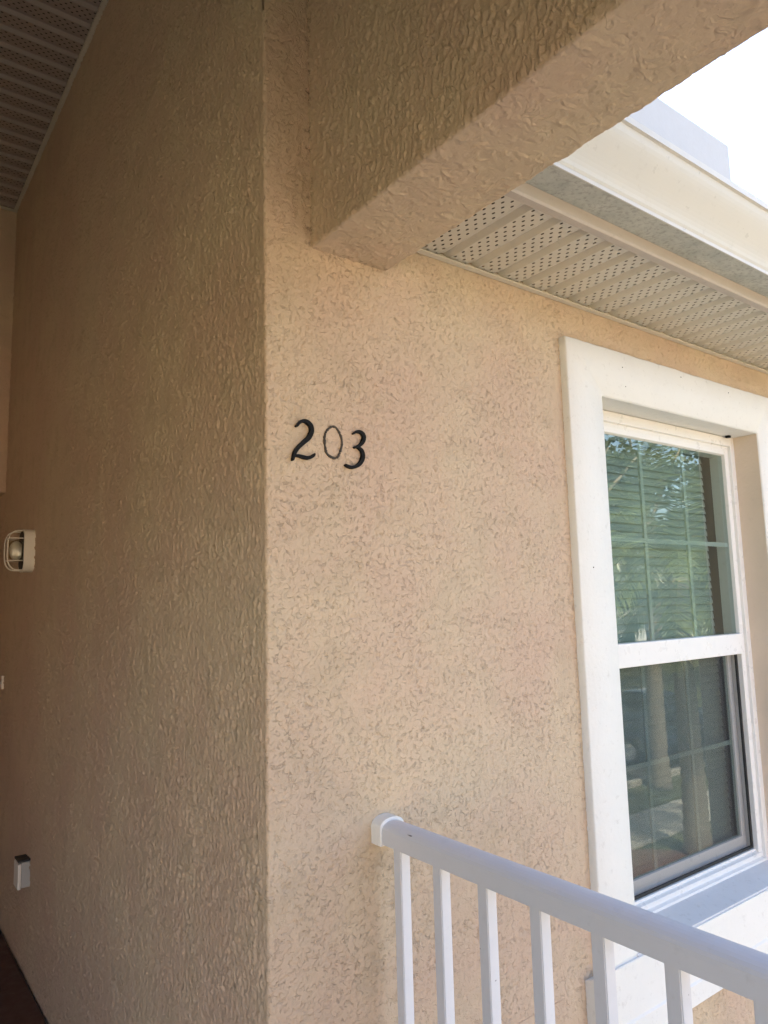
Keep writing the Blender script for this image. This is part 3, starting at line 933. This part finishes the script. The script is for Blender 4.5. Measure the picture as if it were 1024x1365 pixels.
D3b = [(0.2362, 1.8921, 0.0065), (0.246, 1.8855, 0.0095), (0.2495, 1.8758, 0.0107), (0.2481, 1.8655, 0.0112), (0.2414, 1.8547, 0.0103), (0.231, 1.8468, 0.009), (0.2177, 1.8429, 0.0082), (0.2077, 1.8442, 0.0073), (0.2007, 1.8468, 0.0056)]
for nm, a, b_, lab in (('number_two', D2a, D2b, 'black metal script number 2 nearest the wall corner'),
                       ('number_three', D3a, D3b, 'black metal script number 3 right of the faded zero outline')):
    bm = bmesh.new()
    a = [(p[0], p[1], p[2] * 0.86) for p in a]; b_ = [(p[0], p[1], p[2] * 0.86) for p in b_]
    stroke(bm, a, -0.0085, 0.004); stroke(bm, b_, -0.0079, 0.004)
    tag(from_bm(nm, bm, M_BLACK), lab, 'house number', 'house number digits')
# outline left where the zero used to be: thin uneven bead of old adhesive
bm = bmesh.new()
nseg = 72
zc = Vector((0.1704, 0, 1.8968))
pts, rad = [], []
for k in range(nseg):
    a = k * 2 * math.pi / nseg
    w = 1 + 0.025 * math.sin(5 * a + 1) + random.uniform(-0.012, 0.012)
    xx = zc.x + 0.0235 * w * math.cos(a); zz_ = zc.z + 0.0365 * w * math.sin(a) + 0.001 * math.cos(a)
    hgt = float(knockdown(np.array([[xx, 0.0, zz_]]), 1.35, 0.6)[0])
    pts.append((xx, -max(hgt, -0.0006) - 0.0007, zz_))
    rad.append(random.uniform(0.0021, 0.0036))
add_tube(bm, pts, rad, 6, True)
tag(from_bm('number_zero_outline', bm, paint_mat('old_adhesive', (0.07, 0.06, 0.05), 0.8, 0.4, 0.4, 0.3)), 'thin dark outline left by a missing number 0', 'house number', 'house number digits')

# ================================================================== WALL LAMP on the side wall
LP = empty('wall_lamp', (0, 2.36, 1.82), 'white caged bulkhead lamp on the shaded entry side wall', 'lamp')
def rrect(w, h, r, n=6):
    out = []
    for cx_, cz_, a0 in ((w / 2 - r, h / 2 - r, 0), (-w / 2 + r, h / 2 - r, 90), (-w / 2 + r, -h / 2 + r, 180), (w / 2 - r, -h / 2 + r, 270)):
        for i in range(n + 1):
            a = math.radians(a0 + 90 * i / n)
            out.append((cx_ + r * math.cos(a), cz_ + r * math.sin(a)))
    return out
lc = (2.36, 1.818)
LW, LH = 0.13, 0.20
prism('housing', [(lc[0] + p[0], lc[1] + p[1]) for p in rrect(LW, LH, 0.045)], 'x', -0.048, 0.002, M_LAMPWHITE, LP, 0.002)
prism('inner_tray', [(lc[0] + p[0], lc[1] + p[1]) for p in rrect(LW - 0.02, LH - 0.02, 0.04)], 'x', -0.0495, -0.0475, M_DARK, LP)
# glass jar: rounded ribbed dome standing out from the wall
bm = bmesh.new()
rings = []
for i in range(7):
    t = i / 6
    sc_ = math.cos(t * math.pi / 2 * 0.86) ** 0.55
    xx = -0.049 - 0.056 * math.sin(t * math.pi / 2)
    rings.append([bm.verts.new((xx, lc[0] + p[0] * sc_, lc[1] + p[1] * sc_)) for p in rrect(0.085, 0.105, 0.03, 4)])
for a_, b_ in zip(rings, rings[1:]):
    for k in range(len(a_)): bm.faces.new((a_[k], a_[(k + 1) % len(a_)], b_[(k + 1) % len(a_)], b_[k]))
bm.faces.new(rings[-1])
from_bm('glass_jar', bm, M_LAMPGLASS, LP, True)
bm = bmesh.new(); bmesh.ops.create_uvsphere(bm, u_segments=16, v_segments=10, radius=0.024)
bmesh.ops.scale(bm, vec=(1.25, 1.2, 1.9), verts=bm.verts); bmesh.ops.translate(bm, verts=bm.verts, vec=(-0.07, lc[0], lc[1]))
from_bm('bulb', bm, M_LAMPWHITE, LP, True)
for yy in (lc[0] - 0.038, lc[0] + 0.038):      # upright hoops of the cage
    pts = []
    for i in range(17):
        a = math.pi / 2 - i * math.pi / 16
        ca, sa = math.cos(a), math.sin(a)
        pts.append((-0.047 - 0.066 * abs(ca) ** 0.6, yy, lc[1] + 0.092 * (1 if sa > 0 else -1) * abs(sa) ** 0.6))
    tube('cage_hoop', pts, 0.0032, M_LAMPWHITE, LP, 6)
for zz_ in (lc[1] + 0.055, lc[1] - 0.048):
    tube('cage_bar', [(-0.047, lc[0] - 0.05, zz_), (-0.10, lc[0] - 0.042, zz_), (-0.112, lc[0], zz_), (-0.10, lc[0] + 0.042, zz_), (-0.047, lc[0] + 0.05, zz_)], 0.0030, M_LAMPWHITE, LP, 6)

# ================================================================== OUTLET COVER low on the side wall
OC = empty('outlet_cover', (0, 2.21, 0.37), 'small grey weatherproof outlet box low on the shaded side wall', 'outlet')
box('box', -0.036, 0.001, 2.165, 2.245, 0.375, 0.478, M_GREYPLASTIC, OC, 0.003)
box('flap', -0.050, -0.0365, 2.160, 2.250, 0.371, 0.474, M_LAMPWHITE, OC, 0.004)
box('hinge', -0.050, 0.001, 2.164, 2.246, 0.480, 0.489, M_DARK, OC, 0.003)
# ================================================================== DOORBELL
DB = empty('doorbell', (0, 2.97, 1.17), 'small white doorbell button near the door', 'doorbell')
box('plate', -0.013, 0.001, 2.955, 2.985, 1.135, 1.203, M_LAMPWHITE, DB, 0.003)
bm = bmesh.new(); bmesh.ops.create_cone(bm, segments=14, radius1=0.009, radius2=0.008, depth=0.006, cap_ends=True)
bmesh.ops.rotate(bm, verts=bm.verts, matrix=Matrix.Rotation(-math.pi / 2, 3, 'Y')); bmesh.ops.translate(bm, verts=bm.verts, vec=(-0.015, 2.97, 1.168))
from_bm('button', bm, M_GREYPLASTIC, DB)

# ================================================================== OUTSIDE (seen as reflections in the panes)
def palm(loc, h, nf, fl, seed, label):
    rnd = random.Random(seed)
    t = empty('palm_tree', loc, label, 'palm tree', 'palms on the lawn')
    x, y, z = loc
    pts, rad = [], []
    lx, ly = rnd.uniform(-0.25, 0.25), rnd.uniform(-0.15, 0.15)
    n = 46
    for i in range(n + 1):
        k = i / n
        pts.append((x + lx * k * k, y + ly * k * k, z + h * k))
        rad.append((0.21 - 0.05 * k + 0.06 * math.exp(-k * 14)) * (1.04 if i % 2 else 0.95))
    tube('trunk', pts, rad, M_BARK, t, 14)
    top = Vector(pts[-1])
    bm = bmesh.new()
    for f in range(nf):
        az = f * 2.39996 + rnd.uniform(-0.2, 0.2)
        el = math.radians(72 - 105 * (f / nf) ** 0.9 + rnd.uniform(-8, 8))
        L = fl * rnd.uniform(0.85, 1.12)
        d0 = Vector((math.cos(az) * math.cos(el), math.sin(az) * math.cos(el), math.sin(el)))
        p = top.copy(); dr = d0.copy()
        ns = 26
        side = Vector((-math.sin(az), math.cos(az), 0))
        for s in range(ns):
            q = p + dr * (L / ns)
            w = 0.014 * (1 - s / ns) + 0.003
            bm.faces.new([bm.verts.new(v) for v in (p - side * w, p + side * w, q + side * w * 0.9, q - side * w * 0.9)])
            if s > 3:
                ll = 0.62 * math.sin(math.pi * min(1, (s - 2) / (ns - 1.5)) ** 0.8) + 0.10
                for sg in (-1, 1):
                    for jj in (0.0, 0.5):
                        b0 = p + (q - p) * jj
                        tipd = (side * sg * 0.8 + dr * 0.65 + Vector((0, 0, -0.28 + rnd.uniform(-0.2, 0.2)))).normalized()
                        b1 = b0 + tipd * ll * rnd.uniform(0.8, 1.1)
                        md = (b0 + b1) / 2 + Vector((0, 0, 0.03))
                        wv = dr * 0.019
                        a0, a1 = bm.verts.new(b0 - wv * 0.5), bm.verts.new(b0 + wv * 0.5)
                        m0, m1 = bm.verts.new(md - wv), bm.verts.new(md + wv)
                        tp = bm.verts.new(b1 + Vector((0, 0, -0.10 * ll)))
                        bm.faces.new((a0, a1, m1, m0)); bm.faces.new((m0, m1, tp))
            p = q
            dr = (dr + Vector((0, 0, -0.055 - 0.02 * s / ns))).normalized()
    me = bpy.data.meshes.new('crown')
    bmesh.ops.translate(bm, verts=bm.verts, vec=-top)
    bm.to_mesh(me); bm.free()
    link_mesh('crown', me, M_PALM, t, top)
    return t
palm((11.3, -5.65, GZ), 4.75, 30, 2.5, 3, 'palm whose ringed trunk is reflected across both window panes')
palm((14.8, -9.9 + 1.3, GZ), 6.2, 28, 2.6, 5, 'taller palm reflected at the left of the upper pane')
palm((17.0, -6.3, GZ), 5.6, 28, 2.5, 9, 'yellow-green palm reflected at the right of the upper pane')

def leafy_tree(loc, h, rx_, rz_, seed, label, nleaf=5200):
    rnd = random.Random(seed)
    t = empty('oak_tree', loc, label, 'tree', 'leafy trees beyond the road')
    x, y, z = loc
    bm = bmesh.new()
    add_tube(bm, [(x, y, z), (x + 0.1, y, z + h * 0.3), (x - 0.05, y + 0.1, z + h * 0.62)], [0.32, 0.24, 0.13], 10)
    for k in range(7):
        a = k * 0.9; q = rnd.uniform(0.25, 0.5)
        add_tube(bm, [(x, y, z + h * q), (x + rx_ * 0.4 * math.cos(a), y + rx_ * 0.4 * math.sin(a), z + h * (q + 0.2)), (x + rx_ * 0.75 * math.cos(a), y + rx_ * 0.75 * math.sin(a), z + h * (q + 0.33))], [0.11, 0.07, 0.025], 7)
    from_bm('trunk', bm, M_BARK, t, True)
    cz = z + h - rz_
    clumps = []
    for k in range(44):
        u = Vector((rnd.gauss(0, 1), rnd.gauss(0, 1), rnd.gauss(0, 1))).normalized() * rnd.uniform(0.45, 1.0)
        clumps.append((Vector((x + u.x * rx_, y + u.y * rx_, cz + u.z * rz_)), rnd.uniform(0.45, 0.9)))
    V_, F_ = [], []
    for k in range(nleaf):
        c, r = clumps[rnd.randrange(len(clumps))]
        p = c + Vector((rnd.gauss(0, 1), rnd.gauss(0, 1), rnd.gauss(0, 0.7))) * r * 0.55
        a = Vector((rnd.gauss(0, 1), rnd.gauss(0, 1), rnd.gauss(0, 0.6))).normalized() * 0.16
        b = a.cross(Vector((rnd.gauss(0, 1), rnd.gauss(0, 1), rnd.gauss(0, 1)))).normalized() * 0.09
        i = len(V_)
        V_ += [p - a, p + b, p + a, p - b]; F_.append((i, i + 1, i + 2, i + 3))
    me = bpy.data.meshes.new('crown')
    org = Vector((x, y, cz))
    me.from_pydata([v - org for v in V_], [], F_)
    link_mesh('crown', me, M_LEAF, t, org)
leafy_tree((21.0, -16.6, GZ), 13.0, 4.4, 5.0, 21, 'broad leafy tree beyond the car park, nearest the dark cars', 7000)
leafy_tree((27.5, -16.9, GZ), 14.5, 5.0, 5.6, 22, 'tall broad leafy tree in the middle of the row beyond the car park', 8500)
leafy_tree((35.0, -16.9, GZ), 14.0, 5.0, 5.6, 23, 'broad leafy tree at the far end of the row beyond the car park', 8000)

# far building, partly reflected between the trees
FB = empty('low_house', (38, -33, GZ), 'far pale house with grey hipped roof reflected in the lower pane', 'house')
box('wall', 32, 46, -38, -29, GZ, GZ + 3.0, M_BLOCK, FB)
bm = bmesh.new()
e = [bm.verts.new(p) for p in ((31.4, -38.6, GZ + 3.0), (46.6, -38.6, GZ + 3.0), (46.6, -28.4, GZ + 3.0), (31.4, -28.4, GZ + 3.0))]
r_ = [bm.verts.new((35.5, -33.5, GZ + 5.2)), bm.verts.new((42.5, -33.5, GZ + 5.2))]
bm.faces.new((e[0], e[1], r_[1], r_[0])); bm.faces.new((e[1], e[2], r_[1])); bm.faces.new((e[2], e[3], r_[0], r_[1])); bm.faces.new((e[3], e[0], r_[0])); bm.faces.new(e[::-1])
from_bm('roof', bm, M_SHINGLE, FB)
for xw in (33.5, 37.0, 42.5):
    w_ = empty('window', (xw, -29, GZ + 1.0), parent=FB)
    box('frame', xw, xw + 1.3, -29.0, -28.94, GZ + 1.0, GZ + 2.3, M_VINYL, w_)
    box('pane', xw + 0.08, xw + 1.22, -28.96, -28.93, GZ + 1.08, GZ + 2.22, M_CARGLASS, w_)
box('door', 40.2, 41.2, -29.0, -28.93, GZ, GZ + 2.1, M_DOOR, FB)

# unseen wing added across the courtyard: its sunlit stucco throws warm light on to the landing
FW = empty('added_bounce_wing', (-5, -12, GZ), 'unseen two-storey beige stucco wing added to bounce warm light on to the landing across the courtyard', 'building')
box('wall', -17, 5.5, -23, -14, GZ, GZ + 5.9, M_STUCCO_FLAT, FW)
bm = bmesh.new()
e = [bm.verts.new(p) for p in ((-17.5, -23.5, GZ + 5.9), (6.0, -23.5, GZ + 5.9), (6.0, -13.5, GZ + 5.9), (-17.5, -13.5, GZ + 5.9))]
r_ = [bm.verts.new((-12.5, -18.5, GZ + 8.0)), bm.verts.new((1.0, -18.5, GZ + 8.0))]
bm.faces.new((e[0], e[1], r_[1], r_[0])); bm.faces.new((e[1], e[2], r_[1])); bm.faces.new((e[2], e[3], r_[0], r_[1])); bm.faces.new((e[3], e[0], r_[0])); bm.faces.new(e[::-1])
from_bm('roof', bm, M_SHINGLE, FW)
for zf in (0.9, 3.8):
    for xw in (-15.5, -12.0, -8.0, -4.5, -1.0, 2.8):
        w_ = empty('window', (xw, -14, GZ + zf), parent=FW)
        box('frame', xw - 0.1, xw + 1.1, -14.0, -13.95, GZ + zf - 0.1, GZ + zf + 1.5, M_TRIM, w_)
        box('pane', xw, xw + 1.0, -13.97, -13.94, GZ + zf, GZ + zf + 1.4, M_CARGLASS, w_)

# parked cars: lofted body, separate greenhouse, wheels
def car(loc, rz, label):
    t = empty('parked_car', loc, label, 'car', 'cars parked by the kerb')
    t.rotation_euler = (0, 0, rz)
    def add(name, bm, mat, par=t, smooth=True):
        bmesh.ops.recalc_face_normals(bm, faces=bm.faces)
        me = bpy.data.meshes.new(name); bm.to_mesh(me); bm.free()
        if smooth: me.polygons.foreach_set('use_smooth', [True] * len(me.polygons))
        me.materials.append(mat)
        o = bpy.data.objects.new(name, me); COL.objects.link(o); o.parent = par
        return o
    def loft(secs):
        bm = bmesh.new(); rings = []
        for (x, hw, z0, z1, rr) in secs:
            ring = []
            for p in rrect(2 * hw, z1 - z0, min(rr, hw * 0.9, (z1 - z0) * 0.45), 3):
                ring.append(bm.verts.new((x, p[0], (z0 + z1) / 2 + p[1])))
            rings.append(ring)
        for a, b in zip(rings, rings[1:]):
            for k in range(len(a)): bm.faces.new((a[k], a[(k + 1) % len(a)], b[(k + 1) % len(a)], b[k]))
        bm.faces.new(rings[0]); bm.faces.new(rings[-1][::-1])
        return bm
    add('body', loft([(-2.32, 0.62, 0.40, 0.72, 0.1), (-2.25, 0.80, 0.28, 0.90, 0.15), (-1.7, 0.88, 0.22, 0.98, 0.18), (-0.9, 0.90, 0.20, 0.98, 0.16), (0.4, 0.90, 0.20, 0.96, 0.16), (1.2, 0.89, 0.20, 0.92, 0.18), (1.9, 0.85, 0.22, 0.82, 0.18), (2.22, 0.74, 0.28, 0.70, 0.15), (2.32, 0.58, 0.36, 0.60, 0.1)]), M_CAR)
    add('windows', loft([(-1.95, 0.66, 0.93, 0.99, 0.03), (-1.35, 0.70, 0.92, 1.34, 0.12), (-0.7, 0.71, 0.92, 1.42, 0.14), (0.1, 0.71, 0.92, 1.41, 0.14), (0.6, 0.70, 0.91, 1.25, 0.12), (1.15, 0.70, 0.88, 0.95, 0.03)]), M_CARGLASS)
    add('roof', loft([(-1.30, 0.60, 1.32, 1.37, 0.02), (-0.7, 0.63, 1.39, 1.45, 0.025), (0.05, 0.62, 1.38, 1.44, 0.025), (0.35, 0.58, 1.31, 1.35, 0.02)]), M_CAR)
    for wx in (-1.45, 1.42):
        for sy in (-1, 1):
            def disc(r, w, y0):
                bm = bmesh.new()
                bmesh.ops.create_cone(bm, segments=24, radius1=r, radius2=r, depth=w, cap_ends=True)
                bmesh.ops.rotate(bm, verts=bm.verts, matrix=Matrix.Rotation(math.pi / 2, 3, 'X'))
                bmesh.ops.translate(bm, verts=bm.verts, vec=(wx, y0, 0.33))
                return bm
            w = add('wheel', disc(0.33, 0.20, sy * 0.80), M_TYRE, smooth=False)
            add('rim', disc(0.21, 0.03, sy * 0.895), M_RIM, w, False)
    for sy in (-1, 1):
        bm = bmesh.new(); add_box(bm, 2.16, 2.27, sy * 0.62 - 0.14, sy * 0.62 + 0.14, 0.58, 0.70); add('headlight', bm, M_LIGHTGLASS, smooth=False)
        bm = bmesh.new(); add_box(bm, -2.33, -2.2, sy * 0.6 - 0.13, sy * 0.6 + 0.13, 0.62, 0.78); add('tail_light', bm, paint_mat('tail_light_red', (0.35, 0.02, 0.02), 0.3, 0.05, 0, 0), smooth=False)
car((17.2, -11.9, GZ + 0.008), math.radians(90), 'dark car parked nearest the building, reflected in the lower pane')
car((20.1, -12.1, GZ + 0.008), math.radians(90), 'dark car parked farther along the kerb')
